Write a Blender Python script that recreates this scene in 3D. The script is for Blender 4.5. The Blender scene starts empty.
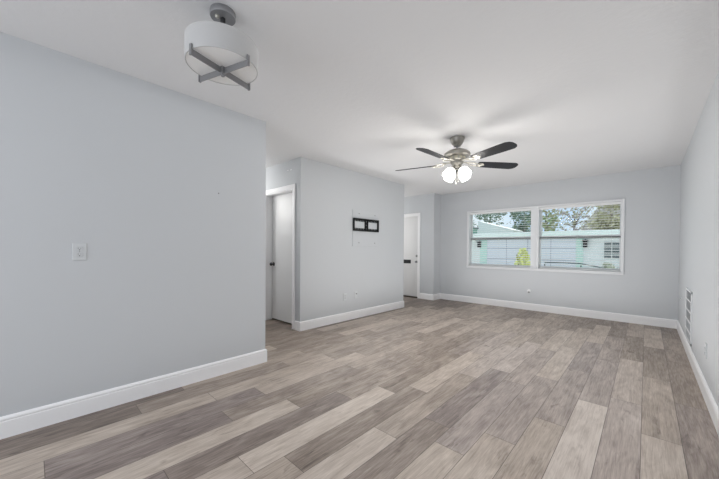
import bpy, bmesh, math, random
from mathutils import Vector, Matrix
random.seed(7)
PI = math.pi
sc = bpy.context.scene
COL = sc.collection

# ------------------------------------------------------------------ camera
YAW, PITCH, ROLL = math.radians(43.0493), math.radians(-0.6404), math.radians(0.3918)
FPX, CYPX, CAMZ = 306.94, 252.43, 1.1584
fw = Vector((-math.sin(YAW)*math.cos(PITCH), math.cos(YAW)*math.cos(PITCH), math.sin(PITCH)))
rt = Vector((math.cos(YAW), math.sin(YAW), 0)); up = rt.cross(fw)
r2 = rt*math.cos(ROLL) + up*math.sin(ROLL); u2 = up*math.cos(ROLL) - rt*math.sin(ROLL)
cd = bpy.data.cameras.new('camera'); cam = bpy.data.objects.new('camera', cd); COL.objects.link(cam)
cd.sensor_width = 36.0; cd.lens = FPX/719.0*36.0; cd.shift_y = (CYPX-239.5)/719.0
cd.clip_start = 0.05; cd.clip_end = 300
M = Matrix((r2, u2, -fw)).transposed().to_4x4(); M.translation = Vector((0, 0, CAMZ))
cam.matrix_world = M
sc.camera = cam

# ------------------------------------------------------------------ light and exposure
sc.view_settings.view_transform = 'Standard'; sc.view_settings.look = 'None'
sc.view_settings.gamma = 1.0; sc.view_settings.use_curve_mapping = False
sc.view_settings.exposure = 0.07
w = bpy.data.worlds.new('sky'); sc.world = w; w.use_nodes = True
nt = w.node_tree; nt.nodes.clear()
wo = nt.nodes.new('ShaderNodeOutputWorld'); bg = nt.nodes.new('ShaderNodeBackground')
tc = nt.nodes.new('ShaderNodeTexCoord'); ns = nt.nodes.new('ShaderNodeTexNoise'); cr = nt.nodes.new('ShaderNodeValToRGB')
ns.inputs['Scale'].default_value = 5; ns.inputs['Detail'].default_value = 5
cr.color_ramp.elements[0].position = .4; cr.color_ramp.elements[0].color = (.62, .76, .98, 1)
cr.color_ramp.elements[1].position = .6; cr.color_ramp.elements[1].color = (.9, .94, 1, 1)
nt.links.new(tc.outputs['Generated'], ns.inputs['Vector']); nt.links.new(ns.outputs['Fac'], cr.inputs['Fac'])
nt.links.new(cr.outputs['Color'], bg.inputs['Color']); nt.links.new(bg.outputs['Background'], wo.inputs['Surface'])
bg.inputs['Strength'].default_value = 1.05

def light(name, kind, loc, energy, rot=(0, 0, 0), size=None, color=(1, 1, 1), radius=None):
    d = bpy.data.lights.new(name, kind); d.energy = energy; d.color = color
    if size: d.shape = 'RECTANGLE'; d.size, d.size_y = size
    if radius is not None: d.shadow_soft_size = radius
    o = bpy.data.objects.new(name, d); COL.objects.link(o); o.location = loc; o.rotation_euler = rot
    return o
sun = light('sun', 'SUN', (0, 0, 10), 5.0, (math.radians(-29), 0, math.radians(-14)), color=(1, .97, .92)); sun.data.angle = .02
light('rear_fill', 'AREA', (-1.25, -2.42, 1.15), 38, (math.radians(90), 0, 0), (3.0, 2.0), (.96, .98, 1))  # added fill in the rear opening
light('soft_fill_up_far', 'AREA', (-1.55, 4.45, .08), 29, (math.radians(180), 0, 0), (3.0, 3.4))  # added up-facing fill low over the far floor, stands in for bounced light
light('soft_fill_up_near', 'AREA', (-1.3, 1.2, .08), 3.6, (math.radians(180), 0, 0), (2.6, 2.6))  # weaker added fill of the same sort, nearer the camera
light('soft_fill_side', 'AREA', (.2, 3.2, 1.3), 5, (0, math.radians(90), 0), (2.0, 4.4))  # added fill by the right wall, no fixture there

light('soft_fill_down', 'AREA', (-1.5, 3.0, 2.42), 9, (0, 0, 0), (2.4, 5.6))  # added fill facing down, not a ceiling fixture
light('soft_fill_down_rear', 'AREA', (-1.3, -.9, 2.42), 3, (0, 0, 0), (2.6, 1.8))  # added downward fill for the rear part, no fixture
light('soft_fill_left', 'AREA', (-3.3, 3.8, 1.3), 6.5, (0, math.radians(-90), 0), (2.0, 2.2))  # added fill aimed at the right wall, no source there

# ------------------------------------------------------------------ room numbers
H = 2.44
XL, YL = -2.8305, 1.6302
XR, YF = 0.3593, 6.5814
XM, YM1, YM2, YE = -3.5378, 2.575, 5.081, 6.265
XB, YB = -6.2, -2.5

# ------------------------------------------------------------------ helpers
def srgb(r, g, b):
    f = lambda c: (c/255/12.92) if c/255 <= .04045 else ((c/255+.055)/1.055)**2.4
    return (f(r), f(g), f(b), 1)

def mat(name, color, rough=.5, metal=0., bump=None, noise=None, spec=None, emit=None, trans=None, coat=None):
    m = bpy.data.materials.new(name); m.use_nodes = True
    n = m.node_tree.nodes; l = m.node_tree.links; b = n['Principled BSDF']
    b.inputs['Base Color'].default_value = color if len(color) == 4 else (*color, 1)
    b.inputs['Roughness'].default_value = rough; b.inputs['Metallic'].default_value = metal
    if spec is not None: b.inputs['Specular IOR Level'].default_value = spec
    if coat: b.inputs['Coat Weight'].default_value = coat
    if emit: b.inputs['Emission Color'].default_value = (*emit[0], 1); b.inputs['Emission Strength'].default_value = emit[1]
    if trans: b.inputs['Transmission Weight'].default_value = trans
    t = n.new('ShaderNodeTexCoord')
    if noise:                                    # (scale, second colour)
        x = n.new('ShaderNodeTexNoise'); x.inputs['Scale'].default_value = noise[0]; x.inputs['Detail'].default_value = 6
        mx = n.new('ShaderNodeMix'); mx.data_type = 'RGBA'
        mx.inputs[6].default_value = color; mx.inputs[7].default_value = noise[1]
        rp = n.new('ShaderNodeMapRange'); rp.inputs[1].default_value = .35; rp.inputs[2].default_value = .65
        l.new(t.outputs['Object'], x.inputs['Vector']); l.new(x.outputs['Fac'], rp.inputs[0]); l.new(rp.outputs[0], mx.inputs[0])
        l.new(mx.outputs[2], b.inputs['Base Color'])
    if bump:                                     # (scale, strength, distance)
        x = n.new('ShaderNodeTexNoise'); x.inputs['Scale'].default_value = bump[0]; x.inputs['Detail'].default_value = 5
        bp = n.new('ShaderNodeBump'); bp.inputs['Strength'].default_value = bump[1]; bp.inputs['Distance'].default_value = bump[2]
        l.new(t.outputs['Object'], x.inputs['Vector']); l.new(x.outputs['Fac'], bp.inputs['Height']); l.new(bp.outputs[0], b.inputs['Normal'])
    return m

WALL = mat('wall_paint', srgb(202, 205, 208), .55, bump=(160, .12, .002))
CEIL = mat('ceiling_paint', srgb(221, 221, 222), .8, bump=(26, .35, .006))
TRIM = mat('trim_paint', srgb(249, 249, 250), .35)
DOORP = mat('door_paint', srgb(222, 222, 222), .42)
PLATE = mat('outlet_plastic', srgb(209, 212, 214), .3)
SLOT = mat('outlet_slot', srgb(40, 40, 42), .6)
NICKEL = mat('brushed_nickel', srgb(152, 149, 142), .38, .9, bump=(300, .06, .001))
STEEL = mat('satin_steel', srgb(140, 140, 142), .45, .35, bump=(300, .06, .001))
CHROME = mat('polished_nickel', srgb(190, 187, 178), .45, .85)
BLADE = mat('blade_veneer', srgb(10, 12, 18), .5, spec=.22, bump=(60, .1, .001), noise=(9, srgb(22, 25, 33)))
BLACK = mat('black_steel', srgb(10, 10, 12), .55)
VINYL = mat('window_vinyl', srgb(226, 228, 230), .35)
DARKSTRIP = mat('sash_dark_strip', srgb(62, 72, 72), .6)
SLATM = mat('blind_slat', srgb(232, 233, 233), .4)
CORD = mat('blind_cord', srgb(205, 207, 206), .8)
FROST = mat('opal_glass', srgb(194, 194, 194), .4, spec=.4)
DIFF = mat('opal_diffuser', srgb(232, 232, 231), .4, spec=.4)
GLOW = mat('lit_frosted_shade', srgb(250, 250, 246), .4, emit=((1, .985, .95), 3))
BULB = mat('bulb', srgb(255, 250, 240), .4, emit=((1, .95, .88), 6))
BOARD = mat('painted_board', srgb(203, 206, 209), .5)
DARKGAP = mat('threshold', srgb(62, 52, 46), .5, bump=(40, .2, .002))  # threshold wood, also the painted shade under the hallway door

def glass_mat():
    m = bpy.data.materials.new('pane_glass'); m.use_nodes = True
    n = m.node_tree.nodes; l = m.node_tree.links; n.clear()
    o = n.new('ShaderNodeOutputMaterial'); t = n.new('ShaderNodeBsdfTransparent'); g = n.new('ShaderNodeBsdfGlossy')
    f = n.new('ShaderNodeFresnel'); f.inputs['IOR'].default_value = 1.1; g.inputs['Roughness'].default_value = .02
    t.inputs['Color'].default_value = (.93, .97, .96, 1)
    x = n.new('ShaderNodeMixShader'); l.new(f.outputs[0], x.inputs[0]); l.new(t.outputs[0], x.inputs[1]); l.new(g.outputs[0], x.inputs[2])
    l.new(x.outputs[0], o.inputs['Surface']); return m
GLASS = glass_mat()

class MB:
    def __init__(s): s.bm = bmesh.new()
    def box(s, x0, x1, y0, y1, z0, z1, bevel=0, mx=None):
        r = bmesh.ops.create_cube(s.bm, size=1)
        vs = r['verts']
        for v in vs: v.co = Vector(((x0+x1)/2+v.co.x*(x1-x0), (y0+y1)/2+v.co.y*(y1-y0), (z0+z1)/2+v.co.z*(z1-z0)))
        if bevel:
            es = list({e for v in vs for e in v.link_edges})
            q = bmesh.ops.bevel(s.bm, geom=es, offset=bevel, segments=2, affect='EDGES', profile=.5)
            vs = list({v for f in q['faces'] for v in f.verts} | {v for v in vs if v.is_valid})
        if mx is not None:
            for v in vs: v.co = mx @ v.co
        return s
    def lathe(s, prof, n=32, mx=None, cap=True):        # prof: list of (r, z)
        rings = []
        for r, z in prof:
            if r < 1e-6: rings.append([s.bm.verts.new((0, 0, z))])
            else: rings.append([s.bm.verts.new((r*math.cos(2*PI*i/n), r*math.sin(2*PI*i/n), z)) for i in range(n)])
        for a, b in zip(rings, rings[1:]):
            for i in range(n):
                j = (i+1) % n
                if len(a) == 1 and len(b) == 1: break
                if len(a) == 1: s.bm.faces.new((a[0], b[j], b[i]))
                elif len(b) == 1: s.bm.faces.new((a[i], a[j], b[0]))
                else: s.bm.faces.new((a[i], a[j], b[j], b[i]))
        if cap:
            for rg in (rings[0], rings[-1]):
                if len(rg) > 1: s.bm.faces.new(rg)
        if mx is not None:
            for rg in rings:
                for v in rg: v.co = mx @ v.co
        return s
    def tube(s, pts, r, n=8, closed=False):
        pts = [Vector(p) for p in pts]; rings = []; N = len(pts)
        for i, p in enumerate(pts):
            a = pts[(i-1) % N] if (closed or i) else p; b = pts[(i+1) % N] if (closed or i < N-1) else p
            d = (b-a).normalized(); u = d.orthogonal().normalized() if i == 0 else (pu - d*pu.dot(d)).normalized()
            pu = u; v = d.cross(u); rr = r[i] if isinstance(r, (list, tuple)) else r
            rings.append([s.bm.verts.new(p+u*rr*math.cos(2*PI*k/n)+v*rr*math.sin(2*PI*k/n)) for k in range(n)])
        prs = list(zip(rings, rings[1:])) + ([(rings[-1], rings[0])] if closed else [])
        for a, b in prs:
            for k in range(n): s.bm.faces.new((a[k], a[(k+1) % n], b[(k+1) % n], b[k]))
        if not closed: s.bm.faces.new(rings[0]); s.bm.faces.new(rings[-1])
        return s
    def prism(s, poly, axis, a0, a1, mx=None):          # polygon in the two other axes, pushed along axis
        def P(u, v, a): return {'x': (a, u, v), 'y': (u, a, v), 'z': (u, v, a)}[axis]
        A = [s.bm.verts.new(P(u, v, a0)) for u, v in poly]; B = [s.bm.verts.new(P(u, v, a1)) for u, v in poly]
        s.bm.faces.new(A); s.bm.faces.new(B)
        for i in range(len(poly)):
            j = (i+1) % len(poly); s.bm.faces.new((A[i], A[j], B[j], B[i]))
        if mx is not None:
            for v in A+B: v.co = mx @ v.co
        return s
    def quad(s, ps):
        s.bm.faces.new([s.bm.verts.new(p) for p in ps]); return s
    def build(s, name, m, parent=None, smooth=False, loc=None, bevel=0):
        bmesh.ops.recalc_face_normals(s.bm, faces=s.bm.faces)
        me = bpy.data.meshes.new(name); s.bm.to_mesh(me); s.bm.free()
        me.materials.append(m)
        o = bpy.data.objects.new(name, me); COL.objects.link(o)
        if smooth:
            for p in me.polygons: p.use_smooth = True
            md = o.modifiers.new('edges', 'EDGE_SPLIT'); md.split_angle = math.radians(40)
        if bevel:
            md = o.modifiers.new('bevel', 'BEVEL'); md.width = bevel; md.segments = 2; md.limit_method = 'ANGLE'
        if parent: o.parent = parent
        if loc: o.location = loc
        return o

def tag(o, label, cat, group=None, kind=None):
    o['label'] = label; o['category'] = cat
    if group: o['group'] = group
    if kind: o['kind'] = kind
    return o
def thing(name, label, cat, loc=(0, 0, 0), rz=0, group=None, kind=None):
    o = bpy.data.objects.new(name, None); COL.objects.link(o); o.location = loc; o.rotation_euler = (0, 0, rz)
    o.empty_display_size = .1
    return tag(o, label, cat, group, kind)
def struct(o, label, cat): return tag(o, label, cat, kind='structure')

# ------------------------------------------------------------------ floor: planks 0.1815 x 1.22 m laid along the room
PW, PL, PX = 0.1815, 1.22, -0.0095
phase = {1: 4.575, 0: 2.643, -1: 3.12, -2: 2.91, -3: 2.387, -4: 1.96, -5: 1.66, -6: 1.85, -7: 1.523, -8: 2.18, -9: 2.0,
         -10: .467, -11: 1.337, -12: .92, -13: 1.264, -14: .961, -15: .523, -16: .85, -17: 1.65, -18: .72, -19: 1.57}
tone = {1: {-3: .5, -2: .40, -1: .36, 0: .42, 1: .22}, 0: {-2: .5, -1: .74, 0: .56, 1: .34, 2: .66, 3: .25},
        -1: {-2: .45, -1: .66, 0: .70, 1: .32, 2: .55}, -2: {-1: .92, 0: .52, 1: .46, 2: .30, 3: .4},
        -3: {-1: .62, 0: .48, 1: .44, 2: .66, 3: .18}, -4: {-1: .68, 0: .50, 1: .72, 2: .60, 3: .25}, -5: {-1: .66, 0: .50, 1: .54, 2: .66, 3: .3},
        -6: {-2: .3, -1: .34, 0: .32, 1: .68, 2: .45, 3: .4}, -7: {-1: .80, 0: .52, 1: .66, 2: .55, 3: .5, 4: .4},
        -8: {-2: .54, -1: .34, 0: .74, 1: .60, 2: .5, 3: .3}, -9: {-2: .72, -1: .84, 0: .36, 1: .46, 2: .62, 3: .2},
        -10: {-1: .30, 0: .26, 1: .40, 2: .34, 3: .48, 4: .3}, -11: {-1: .78, 0: .36, 1: .42, 2: .62, 3: .4, 4: .3},
        -12: {-2: .5, -1: .28, 0: .40, 1: .52, 2: .36, 3: .5, 4: .4}, -13: {-2: .66, -1: .34, 0: .66, 1: .40, 2: .70, 3: .4, 4: .3},
        -14: {-2: .7, -1: .66, 0: .64, 1: .38, 2: .46, 3: .4, 4: .5}, -15: {-1: .15, 0: .36, 1: .46, 2: .30, 3: .55, 4: .35},
        -16: {-2: .2, -1: .12, 0: .5, 1: .34, 2: .46, 3: .4}, -17: {0: .32, 1: .64, 2: .4, 3: .6}, -18: {0: .62, 1: .3, 2: .44, 3: .35},
        -19: {0: .3, 1: .62, 2: .45, 3: .3}}
hue = {(-10, -1): 1, (-12, -1): 1, (-13, -1): 1, (-6, 0): 1, (-5, 0): 1, (-4, 0): .8, (-3, 0): .8, (-3, 1): .9, (-2, 0): .8, (-2, 1): .6,
       (-1, -1): .8, (-6, -1): .4, (1, -2): .7, (-8, 1): .6, (-9, 1): .5, (-7, 1): .6, (-10, 0): .6, (-16, -1): .4, (-1, 0): .4, (-2, -1): .5, (-6, 1): .7,
       (-5, 1): .7, (-12, 0): .3, (-15, -1): .3, (-7, 0): .2}
bm = bmesh.new(); uvl = bm.loops.layers.uv.new('UVMap'); cl = bm.loops.layers.float_color.new('plank')
rnd = random.Random(3)
for r in range(-35, 3):
    x0 = max(PX+PW*r, XB-.1); x1 = min(PX+PW*(r+1), XR+.12)
    if x1 <= x0: continue
    ph = phase.get(r, rnd.uniform(0, 1.2))
    for n in range(-8, 8):
        y0 = max(ph+PL*n, YB-.12); y1 = min(ph+PL*(n+1), YF+.2)
        if y1 <= y0: continue
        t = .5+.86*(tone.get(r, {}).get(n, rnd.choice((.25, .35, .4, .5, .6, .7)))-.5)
        if r < -19: t = rnd.choice((.0, .08, .15, .25))  # hall and entry shade put into plank tone, against their lamps
        if r < -15 and y0 > 5: t = .12  # planks by the entry darkened too, as painted shade
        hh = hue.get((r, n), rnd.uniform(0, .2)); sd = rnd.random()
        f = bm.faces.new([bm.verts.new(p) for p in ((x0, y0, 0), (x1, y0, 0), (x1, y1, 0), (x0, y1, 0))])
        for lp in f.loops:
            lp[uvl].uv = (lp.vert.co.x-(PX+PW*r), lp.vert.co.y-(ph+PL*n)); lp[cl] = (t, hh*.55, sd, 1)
bmesh.ops.remove_doubles(bm, verts=bm.verts, dist=1e-5)
me = bpy.data.meshes.new('floor'); bm.to_mesh(me); bm.free()
floor = bpy.data.objects.new('floor', me); COL.objects.link(floor)
struct(floor, 'grey-brown wood-look plank floor running the length of the room', 'floor')

def floor_mat():
    m = bpy.data.materials.new('plank_floor'); m.use_nodes = True
    n = m.node_tree.nodes; l = m.node_tree.links; b = n['Principled BSDF']
    def N(t, **k):
        x = n.new(t)
        for a, v in k.items(): setattr(x, a, v)
        return x
    def math_(op, a, c=None, cc=None):
        x = N('ShaderNodeMath', operation=op)
        for i, v in enumerate((a, c, cc)):
            if v is None: continue
            if isinstance(v, (int, float)): x.inputs[i].default_value = v
            else: l.new(v, x.inputs[i])
        return x.outputs[0]
    at = N('ShaderNodeAttribute', attribute_name='plank'); sp = N('ShaderNodeSeparateColor'); l.new(at.outputs['Color'], sp.inputs[0])
    uv = N('ShaderNodeUVMap', uv_map='UVMap'); su = N('ShaderNodeSeparateXYZ'); l.new(uv.outputs[0], su.inputs[0])
    u, v = su.outputs[0], su.outputs[1]
    def vec(ku, kv, ks):
        c = N('ShaderNodeCombineXYZ'); l.new(math_('MULTIPLY', u, ku), c.inputs[0]); l.new(math_('MULTIPLY', v, kv), c.inputs[1])
        l.new(math_('MULTIPLY', sp.outputs[2], ks), c.inputs[2]); return c.outputs[0]
    def noise(vc, sc_, det, dist=0, rough=.55):
        x = N('ShaderNodeTexNoise'); x.inputs['Scale'].default_value = sc_; x.inputs['Detail'].default_value = det
        x.inputs['Distortion'].default_value = dist; x.inputs['Roughness'].default_value = rough; l.new(vc, x.inputs['Vector']); return x.outputs['Fac']
    grain = noise(vec(75, 4.5, 91), 1, 8, .5, .7)
    cloud = noise(vec(9, 2.4, 47), 1, 4, 1.2)
    blot = noise(vec(22, 6, 33), 1, 5, .8)
    fine = noise(vec(260, 9, 71), 1, 3)
    t = math_('ADD', sp.outputs[0], math_('MULTIPLY', math_('SUBTRACT', grain, .5), .85))
    t = math_('ADD', t, math_('MULTIPLY', math_('SUBTRACT', cloud, .5), .7))
    t = math_('ADD', t, math_('MULTIPLY', math_('SUBTRACT', fine, .5), .5))
    kn = N('ShaderNodeMapRange'); l.new(blot, kn.inputs[0]); kn.inputs[1].default_value = .60; kn.inputs[2].default_value = .78; kn.inputs[3].default_value = 0; kn.inputs[4].default_value = .32
    t = math_('SUBTRACT', t, kn.outputs[0])
    rp = N('ShaderNodeValToRGB'); l.new(t, rp.inputs[0]); e = rp.color_ramp.elements
    e[0].position = 0; e[0].color = srgb(100, 88, 79); e[1].position = 1; e[1].color = srgb(222, 210, 198)
    q = e.new(.3); q.color = srgb(144, 130, 118); q = e.new(.62); q.color = srgb(186, 172, 159)
    rp2 = N('ShaderNodeValToRGB'); l.new(t, rp2.inputs[0]); e = rp2.color_ramp.elements
    e[0].position = 0; e[0].color = srgb(100, 90, 89); e[1].position = 1; e[1].color = srgb(216, 206, 202)
    q = e.new(.3); q.color = srgb(140, 128, 127); q = e.new(.62); q.color = srgb(180, 168, 165)
    mx = N('ShaderNodeMix', data_type='RGBA'); l.new(sp.outputs[1], mx.inputs[0]); l.new(rp.outputs[0], mx.inputs[6]); l.new(rp2.outputs[0], mx.inputs[7])
    # seams: the bevelled plank edges
    du = math_('MINIMUM', u, math_('SUBTRACT', PW, u)); dv = math_('MINIMUM', v, math_('SUBTRACT', PL, v))
    d = math_('MINIMUM', du, dv)
    sm = N('ShaderNodeMapRange'); l.new(d, sm.inputs[0]); sm.inputs[1].default_value = .0005; sm.inputs[2].default_value = .0022
    sx = N('ShaderNodeMix', data_type='RGBA'); l.new(sm.outputs[0], sx.inputs[0]); sx.inputs[6].default_value = srgb(84, 74, 68); l.new(mx.outputs[2], sx.inputs[7])
    l.new(sx.outputs[2], b.inputs['Base Color'])
    rr = N('ShaderNodeMapRange'); l.new(grain, rr.inputs[0]); rr.inputs[1].default_value = .3; rr.inputs[2].default_value = .7; rr.inputs[3].default_value = .46; rr.inputs[4].default_value = .36
    l.new(rr.outputs[0], b.inputs['Roughness'])
    hgt = math_('ADD', math_('MULTIPLY', grain, .25), sm.outputs[0])
    bp = N('ShaderNodeBump'); bp.inputs['Strength'].default_value = .25; bp.inputs['Distance'].default_value = .0015
    l.new(hgt, bp.inputs['Height']); l.new(bp.outputs[0], b.inputs['Normal'])
    return m
me.materials.append(floor_mat())

# ------------------------------------------------------------------ shell
WT = .12
struct(MB().box(XB-WT, XR+WT, YB-WT, YF+.2, H, H+.1).build('ceiling', CEIL), 'flat white lightly textured ceiling', 'ceiling')
struct(MB().prism([(XL, YB), (XL, YL), (XB, YL), (XB, YL-WT), (XL-WT, YL-WT), (XL-WT, YB)], 'z', 0, H).build('wall_left', WALL),
       'long pale grey wall on the left ending at the hallway', 'wall')
struct(MB().box(XR, XR+WT, YB-WT, YF+.2, 0, H).build('wall_right', WALL), 'pale grey wall on the right with the return grille', 'wall')
struct(MB().box(XB-WT, XR+.8, YF+.2, YF+1.25, 2.33, 2.5).build('sun_block_eave', TRIM), 'unseen white eave added above the window outside to block the sun', 'eave')  # added out of view so no direct sun enters the window
# window opening
WX0, WX1, WZ0, WZ1 = -2.892, -.262, .765, 2.0
TW = .045                                            # trim width covering the rough edge
m = MB()
ox0, ox1, oz0, oz1 = WX0+.02, WX1-.02, WZ0+.02, WZ1-.02
m.box(XM-.15, ox0, YF, YF+.2, 0, H); m.box(ox1, XR+WT*0, YF, YF+.2, 0, H)
m.box(ox0, ox1, YF, YF+.2, 0, oz0); m.box(ox0, ox1, YF, YF+.2, oz1, H)
struct(m.build('wall_far', WALL), 'grey far wall around the wide window', 'wall')
# entry wall with the front door, and its return
EX0, EX1, EZ = -4.86, -3.95, 1.965
m = MB(); m.box(EX1, XM, YE, YF, 0, H); m.box(XB, EX0, YE, YE+.15, 0, H); m.box(EX0, EX1, YE, YE+.15, EZ, H)
struct(m.build('wall_entry', WALL), 'short pale wall beside the front door at the far left corner', 'wall')
# middle block
DX0, DX1, DZ = -4.485, -3.715, 2.022
m = MB(); m.box(DX1, XM, YM1, YM1+WT, 0, H); m.box(XB, DX0, YM1, YM1+WT, 0, H); m.box(DX0, DX1, YM1, YM1+WT, DZ, H)
m.box(XM-WT, XM, YM1+WT, YM2, 0, H); m.box(XB, XM-WT, YM2-WT, YM2, 0, H)
struct(m.build('wall_middle', WALL), 'pale grey wall between hallway and entry with the television bracket', 'wall')
m = MB(); m.box(XB-WT, XB, YL-WT, YF+.2, 0, H)
struct(m.build('wall_hall_end', WALL), 'pale end wall of the hallway and entry', 'wall')
m = MB(); m.box(XL-WT, -2.75, YB-WT, YB, 0, H); m.box(.25, XR, YB-WT, YB, 0, H); m.box(-2.75, .25, YB-WT, YB, 2.15, H)
struct(m.build('wall_back', WALL), 'pale wall behind the camera around a wide opening added for fill light', 'wall')  # opening added to let the rear fill in

# ------------------------------------------------------------------ baseboards
BH = .132
prof = [(0, 0), (.014, 0), (.014, .100), (.0115, .104), (.0115, .108), (.014, .112), (.013, .120), (.008, .128), (.004, BH), (0, BH)]
def baseboard(name, path, label):                    # path: floor line of the wall, room on the right-hand side of travel
    bm = bmesh.new(); P = [Vector((x, y)) for x, y in path]; rings = []
    for i, p in enumerate(P):
        def nrm(a, b): d = (b-a).normalized(); return Vector((d.y, -d.x))
        if i == 0: o = nrm(P[0], P[1])
        elif i == len(P)-1: o = nrm(P[-2], P[-1])
        else:
            a, b = nrm(P[i-1], p), nrm(p, P[i+1]); o = (a+b)/(1+a.dot(b))
        rings.append([bm.verts.new((p.x+o.x*t, p.y+o.y*t, z)) for t, z in prof])
    for a, b in zip(rings, rings[1:]):
        for k in range(len(prof)): kk = (k+1) % len(prof); bm.faces.new((a[k], a[kk], b[kk], b[k]))
    bm.faces.new(rings[0]); bm.faces.new(rings[-1])
    m = MB(); m.bm.free(); m.bm = bm
    return struct(m.build(name, TRIM), label, 'baseboard')
baseboard('baseboard_left', [(XL, YB), (XL, YL), (XB, YL)], 'tall white baseboard along the left wall, wrapping its corner')
baseboard('baseboard_middle', [(-3.655, YM1), (XM, YM1), (XM, YM2), (XB, YM2)][0:4], 'white baseboard under the television bracket')
baseboard('baseboard_hall', [(XB, YM1), (DX0-.06, YM1)], 'white baseboard left of the hallway door')
baseboard('baseboard_far', [(-3.89, YE), (XM, YE), (XM, YF), (XR, YF)], 'white baseboard from the front door along the window wall')
baseboard('baseboard_right', [(XR, YF-.015), (XR, YB)], 'white baseboard along the right wall')

# ------------------------------------------------------------------ doors
def casing(name, x0, x1, zt, y, w_, parent, zw=None):  # three mitred boards around an opening, front face at y-0.018
    m = MB(); zw = zw or w_; t = .017
    for sx, a, b in ((-1, x0, x0-w_), (1, x1, x1+w_)):
        lo, hi = min(a, b), max(a, b); m.box(lo, hi, y-t, y, 0, zt, .003)
    m.box(x0-w_, x1+w_, y-t, y, zt, zt+zw, .003)
    return m.build(name, TRIM, parent)
def jamb(x0, x1, zt, y0, y1, parent):
    m = MB(); m.box(x0-.001, x0+.016, y0, y1, 0, zt); m.box(x1-.016, x1+.001, y0, y1, 0, zt); m.box(x0, x1, y0, y1, zt-.016, zt+.001)
    return m.build('door_jamb', TRIM, parent)
def round_knob(parent, x, y, z, m_=STEEL, s=1.0):
    R = Matrix.Translation((x, y, z)) @ Matrix.Rotation(PI/2, 4, 'X') @ Matrix.Scale(s, 4)
    return MB().lathe([(0, 0), (.032, 0), (.032, .004), (.028, .008), (.012, .011), (.011, .03), (.02, .036), (.027, .045), (.027, .056), (.02, .064), (0, .067)], 24, R).build('door_knob', m_, parent, True)

d1 = thing('door_1', 'plain white flat interior door in the hallway beyond the left wall', 'door', (0, 0, 0), kind='structure')
casing('door_casing', DX0, DX1, DZ, YM1, .058, d1)
jamb(DX0, DX1, DZ, YM1-.001, YM1+WT, d1)
sl = MB().box(DX0+.018, DX1-.018, YM1+.112, YM1+.147, .022, DZ-.018, .002).build('door_slab', DOORP, d1)
MB().box(DX0-.05, DX1+.05, YM1+.15, YM1+.6, 0, .004).build('door_gap_shade', DARKGAP, d1)  # dark sheet behind the slab: shade of the gap put into colour
round_knob(sl, DX0+.075, YM1+.113, .905, mat('dark_knob', srgb(78, 78, 80), .3, .8))
MB().box(DX0+.016, DX0+.021, YM1+.108, YM1+.135, .87, .93).build('strike_plate', CHROME, d1)

d2 = thing('door_2', 'white front door with black mail slot in the far left entry', 'door', (0, 0, 0), kind='structure')
casing('door_casing', EX0, EX1, EZ, YE, .057, d2)
jamb(EX0, EX1, EZ, YE-.001, YE+.15, d2)
m = MB(); m.box(EX0+.018, EX1-.018, YE+.06, YE+.10, .025, EZ-.018, .002)
cx = (EX0+EX1)/2
for (a, b) in ((EX0+.13, cx-.05), (cx+.05, EX1-.13)):
    for z0, z1 in ((.2, .74), (1.06, 1.78)):
        for q in ((a, b, z0, z0+.012), (a, b, z1-.012, z1), (a, a+.012, z0, z1), (b-.012, b, z0, z1)):
            m.box(q[0], q[1], YE+.0565, YE+.061, q[2], q[3], .0015)
sl = m.build('door_slab', DOORP, d2)
MB().box(cx-.19, cx+.215, YE+.052, YE+.0605, .815, .905, .003).box(cx-.165, cx+.19, YE+.049, YE+.053, .835, .885, .002).build('mail_slot', BLACK, sl)
round_knob(sl, EX1-.075, YE+.06, .86, STEEL, .9)
MB().lathe([(0, 0), (.028, 0), (.028, .008), (.02, .014), (0, .015)], 24, Matrix.Translation((EX1-.075, YE+.06, 1.0)) @ Matrix.Rotation(PI/2, 4, 'X')).build('deadbolt', STEEL, sl, True)
MB().box(EX0+.001, EX1-.001, YE-.01, YE+.12, 0, .024, .004).build('threshold', DARKGAP, d2)

# ------------------------------------------------------------------ window
win = thing('window_1', 'wide double window with white frame in the far wall', 'window', (0, 0, 0), kind='structure')
m = MB(); y0, y1 = YF-.022, YF+.004
m.box(WX0, WX0+TW, y0, y1, WZ0+.05, WZ1, .003); m.box(WX1-TW, WX1, y0, y1, WZ0+.05, WZ1, .003)
m.box(WX0+TW, WX1-TW, y0, y1, WZ1-.032, WZ1, .003)
m.build('window_trim', VINYL, win)
MB().box(WX0, WX1, YF-.026, YF+.004, WZ0, WZ0+.028, .003).build('window_apron', VINYL, win)
MB().box(WX0-.004, WX1+.004, YF-.045, YF+.12, WZ0+.028, WZ0+.048, .004).build('window_sill', VINYL, win)
MX0, MX1 = -1.628, -1.495
m = MB(); m.box(MX0, MX1, YF-.012, YF+.15, WZ0+.048, WZ1-.032)
m.box(MX0+.045, MX1-.045, YF-.02, YF-.012, WZ0+.048, WZ1-.032, .002); m.build('mullion', VINYL, win)
m = MB()                                             # lining of the opening
m.box(ox0, WX0+TW, YF, YF+.15, WZ0+.048, WZ1-.032); m.box(WX1-TW, ox1, YF, YF+.15, WZ0+.048, WZ1-.032)
m.box(ox0, ox1, YF, YF+.15, WZ1-.032, oz1); m.box(ox0, ox1, YF+.0, YF+.15, oz0, WZ0+.049); m.build('window_lining', VINYL, win)
ZR = 1.405
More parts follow.
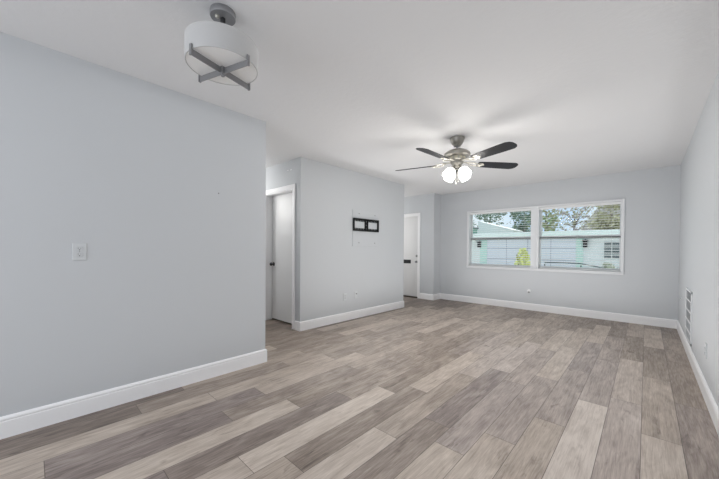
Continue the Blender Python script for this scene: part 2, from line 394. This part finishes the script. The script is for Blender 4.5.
def sash(x0, x1, z0, z1, y, nm):
    m = MB(); t = .02
    m.box(x0, x0+t, y, y+.03, z0, z1, .002); m.box(x1-t, x1, y, y+.03, z0, z1, .002)
    m.box(x0+t, x1-t, y, y+.03, z0, z0+.035, .002); m.box(x0+t, x1-t, y, y+.03, z1-.03, z1, .002)
    s_ = m.build(nm, VINYL, win)
    MB().box(x0+t-.004, x1-t+.004, y+.012, y+.016, z0+.04, z1-.026).build('pane', GLASS, s_)
    return s_
for x0, x1 in ((WX0+TW, MX0), (MX1, WX1-TW)):
    s_ = sash(x0, x1, WZ0+.049, ZR, YF+.082, 'lower_sash')
    MB().box(x0+.002, x1-.002, YF+.076, YF+.083, ZR-.034, ZR-.004, .001).build('rail_strip', DARKSTRIP, s_)  # dark strip along the front of the meeting rail
    sash(x0, x1, ZR-.01, WZ1-.033, YF+.114, 'upper_sash')
    MB().box((x0+x1)/2-.03, (x0+x1)/2+.03, YF+.084, YF+.112, ZR, ZR+.014, .003).build('sash_lock', PLATE, s_)

# blinds, one to each half
def make_blind(x0, x1, label):
    t = thing('window_blind', label, 'blind', (x0, YF+.036, WZ1-.034), group='horizontal blinds in the far window')
    W = x1-x0; top = 0; bot = -(WZ1-.034-(WZ0+.051))
    MB().box(.004, W-.004, -.026, .026, -.032, -.002, .002).build('headrail', SLATM, t)
    MB().box(.002, W-.002, -.034, -.028, -.045, -.001, .002).build('valance', SLATM, t)
    m = MB(); z = -.062; sp_ = .0435; n = 0
    while z > bot+.035:
        a = math.radians(7)
        mx = Matrix.Translation((0, 0, z)) @ Matrix.Rotation(a, 4, 'X')
        m.box(.005, W-.005, -.024, .024, -.0017, .0017, 0, mx); z -= sp_; n += 1
    m.build('slats', SLATM, t)
    MB().box(.005, W-.005, -.025, .025, bot+.002, bot+.018, .003).build('bottom_rail', SLATM, t)
    for fx in (.1, .5, .9):
        m = MB()
        for yy in (-.0255, .0255): m.box(W*fx-.0008, W*fx+.0008, yy-.0006, yy+.0006, bot+.015, -.04)
        m.build('ladder_cord', CORD, t)
    MB().tube([(.06, -.032, -.05), (.062, -.036, -.5)], .0035, 6).build('tilt_wand', CORD, t)
    return t
make_blind(WX0+TW, MX0, 'open white slatted blind in the left half of the far window')
make_blind(MX1, WX1-TW, 'open white slatted blind in the right half of the far window')

# ------------------------------------------------------------------ outlets and plates; local frame: plate in XZ facing -Y
def duplex(label, loc, rz, group=None):
    t = thing('wall_outlet', label, 'outlet', loc, rz, group)
    MB().box(-.0365, .0365, -.0065, .001, -.0585, .0585, .003).build('cover_plate', PLATE, t)
    for s in (-1, 1):
        r_ = MB().box(-.017, .017, -.0085, -.005, s*.0195-.0145, s*.0195+.0145, .004).build('receptacle', PLATE, t)
        MB().box(-.0078, -.0058, -.0090, -.0082, s*.0195-.001, s*.0195+.008).box(.0058, .0078, -.0090, -.0082, s*.0195, s*.0195+.007)\
            .lathe([(0, 0), (.0032, 0), (.0032, .0012), (0, .0012)], 12, Matrix.Translation((0, -.0079, s*.0195-.0075)) @ Matrix.Rotation(PI/2, 4, 'X')).build('slots', SLOT, r_)
    MB().lathe([(0, 0), (.003, 0), (.0025, .0015), (0, .002)], 12, Matrix.Translation((0, -.0062, 0)) @ Matrix.Rotation(PI/2, 4, 'X')).build('screw', STEEL, t)
    return t
LW = PI/2      # plate on a wall that faces +X
duplex('white double electrical outlet at chest height on the long left wall', (XL, .226, 1.127), LW)
duplex('left one of the two low wall plates beneath the television bracket', (XM, 3.45, .385), LW)
duplex('white electrical outlet low on the right wall, nearer than the return grille', (XR, 3.66, .368), -PI/2)

t = thing('cable_plate', 'right one of the two low wall plates under the bracket, with a grey cable jack', 'wall plate', (XM, 3.70, .39), LW)
MB().box(-.035, .035, -.006, .001, -.057, .057, .003).build('cover_plate', PLATE, t)
MB().lathe([(0, 0), (.009, 0), (.009, .006), (.005, .007), (.005, .02), (0, .02)], 16, Matrix.Translation((.008, -.005, .022)) @ Matrix.Rotation(PI/2, 4, 'X')).build('jack', STEEL, t, True)
t = thing('cable_jack', 'small round metal jack on the far wall below the window', 'cable jack', (-1.65, YF, .358), 0)
MB().lathe([(0, -.001), (.030, -.001), (.029, .004), (.02, .007), (0, .007)], 24, Matrix.Translation((0, 0, .014)) @ Matrix.Rotation(PI/2, 4, 'X')).build('collar', TRIM, t, True)
MB().lathe([(0, 0), (.017, 0), (.017, .012), (.012, .014), (.012, .034), (0, .034)], 16, Matrix.Translation((0, -.004, -.012)) @ Matrix.Rotation(PI/2, 4, 'X')).build('plug', STEEL, t, True)
t = thing('wall_button', 'tiny round white button on the right wall near the far corner', 'button', (XR, 6.05, .513), -PI/2)
MB().lathe([(0, -.001), (.022, -.001), (.022, .006), (.018, .009), (0, .009)], 20, Matrix.Rotation(PI/2, 4, 'X')).build('rim', PLATE, t, True)
MB().lathe([(0, 0), (.008, 0), (.007, .005), (0, .006)], 12, Matrix.Translation((0, -.007, 0)) @ Matrix.Rotation(PI/2, 4, 'X')).build('centre', STEEL, t, True)
o = MB().lathe([(0, -.01), (.0022, -.01), (.0022, .006), (.0065, .0065), (.0055, .0095), (0, .010)], 12, Matrix.Rotation(PI/2, 4, 'X')).build('nail', STEEL)
o.location = (XL, 1.157, 1.651); o.rotation_euler = (0, 0, LW)
tag(o, 'small nail head left in the long left wall, high near its end', 'nail')
for k, (xx, zz, lb) in enumerate(((-3.85, 2.302, 'left one of two tiny white hooks above the hallway door'), (-3.77, 2.298, 'right one of two tiny white hooks above the hallway door'))):
    o = MB().box(-.016, .016, -.004, .001, -.006, .006, .001).box(-.006, .006, -.012, -.003, -.005, -.001).build('wall_hook', TRIM)
    o.location = (xx, YM1, zz); tag(o, lb, 'hook', 'hooks above the hallway door')

# ------------------------------------------------------------------ television bracket on its board
PY0, PY1, PZ0, PZ1 = 3.612, 4.245, 1.203, 1.812
o = thing('mounting_board', 'pale painted rectangular board screwed to the middle wall behind the bracket', 'board', (XM, (PY0+PY1)/2, (PZ0+PZ1)/2), LW)
hw, hh_ = (PY1-PY0)/2, (PZ1-PZ0)/2
DSCREW = mat('dark_screw', srgb(96, 97, 100), .5, .3)
MB().box(-hw, hw, -.008, .001, -hh_, hh_, .0015).build('panel', BOARD, o)
for sx in (-1, 1):
    for sz in (-1, 1):
        MB().lathe([(0, 0), (.0085, 0), (.007, .003), (0, .0035)], 14, Matrix.Translation((-.165 if sx < 0 else .245, -.0078, sz*(hh_-.06))) @ Matrix.Rotation(PI/2, 4, 'X')).build('screw', DSCREW, o)
t = thing('television_bracket', 'black steel television wall bracket with two open bays on the middle wall', 'tv bracket', (XM+.008, 3.932, 1.565), LW)
bw, bh = .322, .106
for s, nm in ((1, 'top_rail'), (-1, 'bottom_rail')):
    z0, z1 = sorted((s*bh, s*(bh-.028)))
    m = MB().box(-bw, bw, -.004, 0, z0, z1, .001).box(-bw, bw, -.026, -.003, *sorted((s*bh, s*(bh-.003)))).box(-bw, bw, -.030, -.026, *sorted((s*bh, s*(bh-.016))))
    for k in range(-7, 8):                       # teeth along the slotted inner edge
        if abs(k) < 1: continue
        m.box(k*.0405-.010, k*.0405+.010, -.012, 0, *sorted((s*(bh-.026), s*(bh-.050))))
    m.build(nm, BLACK, t)
for s in (-1, 1):
    MB().box(*sorted((s*bw, s*(bw-.022))), -.030, 0, -bh, bh, .001).build('end_plate', BLACK, t)
m = MB().box(-.032, .032, -.010, 0, -bh, bh, .001).box(-.032, -.027, -.03, -.008, -bh, bh).box(.027, .032, -.03, -.008, -bh, bh)
post = m.build('centre_post', BLACK, t)
for z in (-.06, 0, .06): MB().lathe([(0, 0), (.008, 0), (.008, .005), (0, .006)], 6, Matrix.Translation((0, -.0095, z)) @ Matrix.Rotation(PI/2, 4, 'X')).build('bolt', STEEL, post)

# ------------------------------------------------------------------ return-air grille on the right wall
t = thing('return_air_grille', 'tall white louvred return grille low on the right wall near the corner', 'vent', (XR, 4.985, .45), -PI/2)
gw, gh = .275, .28
m = MB(); m.box(-gw, gw, -.012, .001, -gh, -gh+.02, .002).box(-gw, gw, -.012, .001, gh-.02, gh, .002).box(-gw, -gw+.02, -.012, .001, -gh, gh, .002).box(gw-.02, gw, -.012, .001, -gh, gh, .002)
m.build('frame', mat('grille_frame_paint', srgb(222, 224, 226), .4), t)
MB().box(-gw+.01, gw-.01, -.0015, .0008, -gh+.01, gh-.01).build('backing', mat('grille_dark', srgb(178, 180, 183), .8), t)
m = MB(); k = 0; z = -gh+.04
while z < gh-.035:
    m.box(-gw+.028, gw-.028, -.010, -.007, -.0075, .0075, 0, Matrix.Translation((0, 0, z)) @ Matrix.Translation((0, -.0085, 0)) @ Matrix.Rotation(math.radians(38), 4, 'X') @ Matrix.Translation((0, .0085, 0)))
    z += .0165
m.build('louvres', mat('louvre_paint', srgb(205, 207, 209), .5), t)
for z in (-.168, -.056, .056, .168):
    MB().box(-gw+.02, gw-.02, -.014, -.009, z-.006, z+.006, .001).build('crossbar', TRIM, t)

# ------------------------------------------------------------------ ceiling fan
FX, FY = -1.602, 3.346
fan = thing('ceiling_fan', 'brushed nickel ceiling fan with dark blades and lit frosted lights', 'ceiling fan', (FX, FY, H))
Z = lambda z: z-H
MB().lathe([(0, 0), (.082, 0), (.083, -.012), (.078, -.022), (.074, -.040), (.058, -.070), (.040, -.086), (.038, -.094), (0, -.094)], 40).build('canopy', NICKEL, fan, True)
MB().lathe([(.012, -.09), (.012, -.16)], 16).lathe([(.02, -.128), (.024, -.135), (.024, -.150), (.02, -.155)], 20).build('downrod', STEEL, fan, True)
mo = MB().lathe([(0, Z(2.308)), (.03, Z(2.308)), (.075, Z(2.300)), (.118, Z(2.283)), (.143, Z(2.262)), (.148, Z(2.245)), (.144, Z(2.232)), (.12, Z(2.224)), (.09, Z(2.221)), (0, Z(2.221))], 48).build('motor_housing', NICKEL, fan, True)
MB().lathe([(.088, Z(2.222)), (.088, Z(2.186)), (.078, Z(2.176)), (0, Z(2.176))], 40).build('motor_neck', CHROME, fan, True)
VENTM = mat('glint_paint', srgb(214, 208, 186), .3, .3)  # pale yellow paints lamp reflections onto the motor housing
for k in range(10):
    MB().box(.085, .0905, -.017, .017, Z(2.190), Z(2.217), .001, Matrix.Rotation(2*PI*k/10, 4, 'Z')).build('vent_glint', VENTM, mo)
MB().lathe([(0, Z(2.178)), (.070, Z(2.178)), (.074, Z(2.168)), (.070, Z(2.150)), (.055, Z(2.128)), (.040, Z(2.112)), (.028, Z(2.104)), (0, Z(2.100))], 40).build('switch_housing', NICKEL, fan, True)
A0 = math.radians(-20.85)
PITCHB = math.radians(13)
for k in range(5):
    a = A0+2*PI*k/5
    mx = Matrix.Translation((0, 0, Z(2.150))) @ Matrix.Rotation(a, 4, 'Z')
    # blade: outline in local XY, pitched so that its clockwise side is high
    mb = mx @ Matrix.Rotation(PITCHB*-1, 4, 'X')
    pts = [(.245, -.052), (.30, -.060), (.55, -.070), (.69, -.072), (.728, -.055), (.745, -.03), (.748, .0), (.745, .03), (.728, .055), (.69, .072), (.55, .070), (.30, .060), (.245, .052)]
    bl = MB().prism(pts, 'z', -.003, .003, mb).build('blade', BLADE, fan, bevel=.0012)
    m = MB()
    m.prism([(.075, -.018), (.15, -.014), (.15, .014), (.075, .018)], 'z', .012, .018, mx)
    for s in (-1, 1):
        m.tube([mx @ Vector(p) for p in ((.13, s*.008, .012), (.165, s*.036, .004), (.21, s*.045, -.004), (.255, s*.034, -.006), (.285, s*.008, -.007))], .0065, 8)
    m.prism([(.255, -.035), (.30, -.038), (.335, 0), (.30, .038), (.255, .035)], 'z', -.0075, -.0032, mb)
    ir = m.build('blade_bracket', CHROME, fan)
    for (px, py) in ((.27, -.02), (.27, .02), (.31, 0)):
        MB().lathe([(0, -.0105), (.004, -.0105), (.005, -.0075), (0, -.0075)], 10, mb @ Matrix.Translation((px, py, 0))).build('screw', STEEL, ir)
cam_dir = math.atan2(-FY, -FX)
for k in range(4):
    a = cam_dir+PI/4+PI/2*k
    R = Matrix.Rotation(a, 4, 'Z')
    arm = MB().tube([R @ Vector(p) for p in ((.01, 0, Z(2.135)), (.03, 0, Z(2.125)), (.05, 0, Z(2.105)), (.060, 0, Z(2.080)))], .009, 10).build('light_arm', NICKEL, fan, True)
    S = R @ Matrix.Translation((.056, 0, Z(2.085))) @ Matrix.Rotation(math.radians(-43), 4, 'Y')
    MB().lathe([(0, .008), (.022, .006), (.026, -.004), (.027, -.022), (0, -.022)], 24, S).build('socket_cup', NICKEL, arm, True)
    pr = [(.022, -.012), (.027, -.018), (.042, -.032), (.055, -.052), (.061, -.076), (.060, -.100), (.058, -.116), (.061, -.130)]
    pin = [(r-.003, z) for r, z in reversed(pr)]
    sh = MB().lathe(pr+pin, 32, S, cap=False).build('lamp_shade', GLOW, arm, True)
    MB().lathe([(0, -.022), (.012, -.024), (.014, -.04), (.025, -.062), (.027, -.078), (.02, -.096), (0, -.104)], 20, S).build('light_bulb', BULB, sh, True)
    p = Matrix.Translation((FX, FY, H)) @ S @ Vector((0, 0, -.16))
    light('fan_bulb_light', 'POINT', p, 5.4, radius=.06, color=(1, .96, .9))
for s, L in ((-1, .185), (1, .16)):
    v = Matrix.Rotation(cam_dir, 4, 'Z') @ Vector((.03, s*.012, 0))
    ch = MB().tube([(v.x, v.y, Z(2.112)), (v.x, v.y, Z(2.112)-L)], .0016, 6).build('pull_chain', NICKEL, fan)
    MB().lathe([(0, 0), (.004, -.003), (.0055, -.014), (.004, -.024), (0, -.026)], 12, Matrix.Translation((v.x, v.y, Z(2.112)-L+.001))).build('pull_knob', NICKEL, ch, True)

# ------------------------------------------------------------------ drum ceiling light, near left
DXc, DYc, ZB, ZT, DR = -1.698, .717, 2.139, 2.262, .181
dl = thing('drum_ceiling_light', 'opal glass drum light with cross-shaped steel bracket hanging from the ceiling', 'ceiling light', (DXc, DYc, H), math.radians(17))
MB().lathe([(0, 0), (.064, 0), (.0655, -.004), (.0655, -.028), (.063, -.032), (0, -.032)], 40).build('canopy', STEEL, dl, True)
MB().lathe([(0, -.030), (.011, -.031), (.011, -.040), (.006, -.046), (0, -.047)], 16, Matrix.Translation((-.010, -.028, 0))).build('canopy_screw', CHROME, dl, True)
MB().box(-.009, .009, -.009, .009, Z(2.10), -.030, .001).build('stem', mat('dark_stem', srgb(74, 74, 76), .4, .6), dl)
# drum: side wall of glass plus recessed bottom diffuser
MB().lathe([(DR, Z(ZT)), (DR+.0015, Z(ZT)-.003), (DR+.0015, Z(ZB)+.003), (DR, Z(ZB)), (DR-.004, Z(ZB)), (DR-.0045, Z(ZB)+.004), (DR-.0045, Z(ZT)-.003), (DR-.004, Z(ZT))][0:8]+[(DR, Z(ZT))], 72, cap=False).build('glass_drum', FROST, dl, True)
MB().lathe([(0, Z(ZB)+.001), (DR-.0048, Z(ZB)+.002), (DR-.0048, Z(ZB)+.006), (0, Z(ZB)+.005)], 64, cap=False).build('glass_diffuser', DIFF, dl, True)
br = MB().box(-.016, .016, -.016, .016, Z(ZB)-.036, Z(ZB)+.004, .002).lathe([(0, Z(ZB)-.046), (.010, Z(ZB)-.045), (.012, Z(ZB)-.036), (0, Z(ZB)-.034)], 20).build('bracket_hub', STEEL, dl)
for k in range(4):
    R = Matrix.Rotation(PI/2*k, 4, 'Z')
    MB().box(.014, DR+.010, -.0025, .0025, Z(ZB)-.034, Z(ZB)-.002, .0006, R).box(DR+.0025, DR+.010, -.008, .008, Z(ZB)-.034, Z(ZB)+.020, .001, R).build('bracket_arm', STEEL, dl)

# hallway and entry have lamps of their own, out of sight round the corners
light('hallway_lamp', 'POINT', (-5.2, 1.98, 1.95), 30, radius=.3, color=(1, .98, .95))
light('entry_lamp', 'POINT', (-5.3, 5.6, 1.5), 28, radius=.3, color=(1, .98, .95))

# ================================================================== outside, seen through the blinds
GZ = -.35
GRASS = mat('lawn', srgb(120, 132, 98), .9, noise=(3, srgb(150, 150, 118)))
DRIVE = mat('driveway_concrete', srgb(232, 231, 228), .8, noise=(2, srgb(222, 221, 217)))
SIDING = mat('white_siding', srgb(236, 238, 240), .6)
MINT = mat('mint_paint', srgb(200, 228, 222), .6)
TEAL = mat('teal_paint', srgb(120, 170, 158), .6)
GDOOR = mat('garage_door_paint', srgb(222, 224, 236), .5)
SHINGLE = mat('roof_shingle', srgb(150, 148, 146), .9, noise=(14, srgb(120, 118, 116)))
GREYW = mat('grey_window', srgb(92, 102, 106), .3)
BARK = mat('bark', srgb(112, 104, 94), .9, bump=(20, .5, .02))
struct(MB().box(-40, 30, YF+.21, 60, GZ-.2, GZ).build('ground_outside', GRASS), 'lawn outside the far window', 'ground')
struct(MB().box(-9, 5, YF+.22, 14.0, GZ, GZ+.02).build('driveway', DRIVE), 'pale concrete driveway in front of the garage, extended to the window to bounce light', 'driveway')  # pale slab carried up to the window as an added sunlight reflector
g = thing('garage_house', 'low white neighbouring house with a wide garage door across the street', 'house', (-4, 16, GZ))
L = lambda x0, x1, y0, y1, z0, z1, m=None: (m or MB()).box(x0+4, x1+4, y0-16, y1-16, z0-GZ, z1-GZ)
m = L(-7.4, 3.0, 16, 19.2, GZ, 1.95); m.build('wall', SIDING, g)
for xa, xb in ((-7.4, -6.3), (-1.95, 3.0)):
    m = MB()
    for i in range(20): L(xa, xb, 15.975, 16.0, GZ+i*.11, GZ+.112+i*.11-.017*(i % 1), m)
    m.build('siding_boards', SIDING, g)
L(-7.5, 3.1, 15.55, 15.7, 1.74, 1.97).build('fascia', mat('pale_fascia', srgb(222, 232, 228), .6), g)
L(-7.5, 3.1, 15.6, 19.4, 1.95, 2.0).build('flat_roof', SIDING, g)
gd = L(-5.95, -2.2, 15.93, 16.0, GZ+.02, 1.74).build('garage_door', GDOOR, g)
m = MB()
for i in range(4): L(-5.95, -2.2, 15.915, 15.935, GZ+.02+i*.52, GZ+.05+i*.52, m)
for i in range(1, 4): L(-5.95+i*.94-.012, -5.95+i*.94+.012, 15.915, 15.935, GZ+.02, 1.74, m)
m.build('panel_grooves', mat('groove', srgb(176, 178, 196), .6), gd)
for x0, x1 in ((-6.3, -5.95), (-2.2, -1.95)): L(x0, x1, 15.9, 16.0, GZ, 1.9).build('door_post', MINT, g)
for x in (-6.32, -1.87):
    m = MB(); L(x-.07, x+.07, 15.76, 15.9, 1.28, 1.56, m); L(x-.1, x+.1, 15.73, 15.93, 1.55, 1.6, m); L(x-.02, x+.02, 15.85, 15.98, 1.58, 1.63, m); m.build('wall_lantern', BLACK, g)
wn = L(-1.25, -.77, 15.93, 15.99, .86, 1.5).build('window', GREYW, g)
m = MB()
for z in (1.02, 1.18, 1.34): L(-1.25, -.77, 15.91, 15.935, z-.012, z+.012, m)
L(-1.02, -1.0, 15.91, 15.935, .86, 1.5, m); m.build('window_grid', SIDING, wn)
g4 = thing('hip_roofed_house', 'house with a grey hipped roof behind the garage house, right pane', 'house', (0, 24.5, GZ))
MB().box(-2.7, 5, .4, 6, 0, 2.5).build('wall', SIDING, g4)
h = MB(); V = [h.bm.verts.new(p) for p in ((-3.3, 0, 2.45), (5.6, 0, 2.45), (5.6, 6.4, 2.45), (-3.3, 6.4, 2.45), (-2.3, 3.2, 5.1), (4.6, 3.2, 5.1))]
for f in ((0, 1, 5, 4), (1, 2, 5), (2, 3, 4, 5), (3, 0, 4), (3, 2, 1, 0)): h.bm.faces.new([V[i] for i in f])
h.build('hip_roof', SHINGLE, g4)
# white gabled outbuilding, left, beyond
g2 = thing('white_outbuilding', 'white building with a sloping roof seen through the left pane', 'building', (-7, 24, GZ))
poly = [(-9.7, GZ), (-9.7, 3.35), (-7.05, 2.56), (-7.05, GZ)]
MB().prism([(x+7, z-GZ) for x, z in poly], 'y', 0, 2.2).build('wall', SIDING, g2)
MB().prism([(x+7, z-GZ) for x, z in ((-9.72, 3.356), (-9.72, 3.43), (-7.03, 2.62), (-7.03, 2.555))], 'y', -.03, 2.23).build('roof', SIDING, g2)
g3 = thing('teal_shed', 'small teal shed at the left edge of the left pane', 'shed', (-9.75, 20.5, GZ))
MB().box(-1.2, .62, 0, 2, 0, 3.05).build('wall', TEAL, g3); MB().box(-1.3, .68, -.1, 2.1, 3.05, 3.15).build('roof', GREYW, g3)

def tree(name, label, x, y, hgt, rad, crown_z, colors, nleaf, seed, squash=.8, leaf=.16, branches=7, trunk=.14):
    rn = random.Random(seed)
    t = thing(name, label, 'tree', (x, y, GZ), 0, 'trees behind the neighbouring house')
    m = MB(); zc = crown_z-GZ
    m.tube([(0, 0, -.05), (.05, 0, zc*.35), (-.05, .05, zc*.7), (0, 0, zc)], [trunk, trunk*.85, trunk*.7, trunk*.4], 8)
    tips = []
    for i in range(branches):
        a = rn.uniform(0, 2*PI); e = rn.uniform(.2, 1.2); r = rad*rn.uniform(.55, .95)
        s = Vector((0, 0, zc*rn.uniform(.45, .85))); d = Vector((math.cos(a)*math.cos(e), math.sin(a)*math.cos(e), math.sin(e)*squash))
        mid = s+d*r*.5+Vector((rn.uniform(-.1, .1), 0, rn.uniform(0, .2))); end = s+d*r; tips += [mid, end]
        m.tube([s, mid, end], [trunk*.4, trunk*.25, trunk*.08], 6)
    m.build('trunk', BARK, t)
    for ci, c in enumerate(colors):
        b = bmesh.new()
        for i in range(nleaf//len(colors)):
            if rn.random() < .5:
                q = rn.choice(tips); p = q+Vector([rn.gauss(0, rad*.22) for _ in range(3)])
            else:
                while True:
                    d = Vector([rn.uniform(-1, 1) for _ in range(3)])
                    if .3 < d.length < 1: break
                p = Vector((d.x*rad, d.y*rad, zc+(hgt-zc)*.45+d.z*rad*squash))
            n_ = Vector([rn.gauss(0, 1) for _ in range(3)]).normalized(); u = n_.orthogonal().normalized(); v = n_.cross(u); s = leaf*rn.uniform(.6, 1.3)
            b.faces.new([b.verts.new(p+q_) for q_ in (u*s, v*s*.5, -u*s, -v*s*.5)])
        mm = MB(); mm.bm.free(); mm.bm = b
        me_ = bpy.data.meshes.new('foliage'); b.to_mesh(me_); b.free(); me_.materials.append(c)
        o = bpy.data.objects.new('foliage', me_); COL.objects.link(o); o.parent = t
    return t
def leafm(n, a, b): return mat(n, srgb(*a), .7, noise=(4, srgb(*b)))
DG = leafm('leaf_dark', (96, 122, 104), (128, 150, 130)); MG = leafm('leaf_mid', (140, 160, 118), (170, 186, 140)); OL = leafm('leaf_olive', (164, 164, 128), (188, 184, 150)); PK = leafm('leaf_bare', (170, 160, 164), (196, 188, 192))
OL2 = leafm('leaf_tan', (186, 176, 148), (200, 196, 168)); LG = leafm('leaf_blue', (118, 146, 132), (150, 172, 158))
tree('leafy_tree', 'dense dark green tree through the left pane, left of the mullion', -12.3, 33.5, 7.6, 1.9, 4.2, [DG, LG], 2200, 1)
tree('leafy_tree', 'dark green tree through the left pane, nearest the mullion', -9.4, 35.5, 7.0, 1.45, 3.9, [DG, LG], 1600, 2)
tree('leafy_tree', 'pale wispy tree at the far left of the left pane', -16.6, 38, 8.6, 1.5, 5.4, [LG], 700, 3)
tree('forked_tree', 'light green tree with a forked trunk through the right pane', -5.0, 24, 5.6, 1.0, 3.8, [MG, OL], 520, 4, trunk=.12)
tree('bare_tree', 'sparse pinkish tree in the middle of the right pane', -4.4, 31, 6.8, 1.7, 4.0, [PK, OL], 750, 5, leaf=.13, branches=14, trunk=.1)
tree('autumn_tree', 'olive and tan tree filling the right side of the right pane', -1.4, 21.3, 5.8, 1.12, 3.3, [OL, OL2], 3600, 6, leaf=.09)
tree('autumn_tree', 'paler tan tree at the right edge of the right pane', .75, 22, 6.0, 1.1, 3.4, [OL2, OL], 2200, 8, leaf=.11)

def shrub(label, x, y, r, hh, c, n, seed, leaf):
    rn = random.Random(seed); t = thing('garden_shrub', label, 'shrub', (x, y, GZ))
    m = MB()
    for i in range(7):
        a = rn.uniform(0, 6.28); m.tube([(0, 0, -.02), (math.cos(a)*r*.3, math.sin(a)*r*.3, hh*.5), (math.cos(a)*r*.6, math.sin(a)*r*.6, hh*.9)], [.02, .012, .005], 5)
    m.build('stems', BARK, t); b = bmesh.new()
    for i in range(n):
        z = rn.random(); a = rn.uniform(0, 6.28); rr = r*math.sqrt(rn.random())*(1-.75*z**2); p = Vector((math.cos(a)*rr, math.sin(a)*rr, .05+z*hh))
        n_ = Vector([rn.gauss(0, 1) for _ in range(3)]).normalized(); u = n_.orthogonal().normalized(); v = n_.cross(u); s = leaf*rn.uniform(.6, 1.3)
        b.faces.new([b.verts.new(p+q_) for q_ in (u*s, v*s*.5, -u*s, -v*s*.5)])
    me_ = bpy.data.meshes.new('foliage'); b.to_mesh(me_); b.free(); me_.materials.append(c)
    o = bpy.data.objects.new('foliage', me_); COL.objects.link(o); o.parent = t
shrub('yellow-green shrub outside the left pane beside the mullion', -3.76, 14, .42, 1.5, leafm('leaf_lime', (206, 214, 110), (226, 228, 150)), 900, 11, .07)
shrub('low grey-green shrub below the grey window of the house', -1.02, 14.6, .45, 1.0, leafm('leaf_sage', (160, 168, 148), (184, 190, 168)), 800, 12, .06)
o = MB().tube([(-3.0, 14.2, .66), (-2.4, 14.2, .68), (-1.8, 14.2, .66), (-1.4, 14.2, .58), (-1.0, 14.2, .50), (-.7, 14.2, .50)], .022, 6)
for x in (-3.0, -1.8, -.7): o.tube([(x, 14.2, GZ-.02), (x, 14.2, .6 if x < -1 else .5)], .02, 6)
tag(o.build('garden_rail', mat('rail_dark', srgb(70, 82, 84), .5, .3)), 'thin dark sagging rail outside the right pane', 'railing')
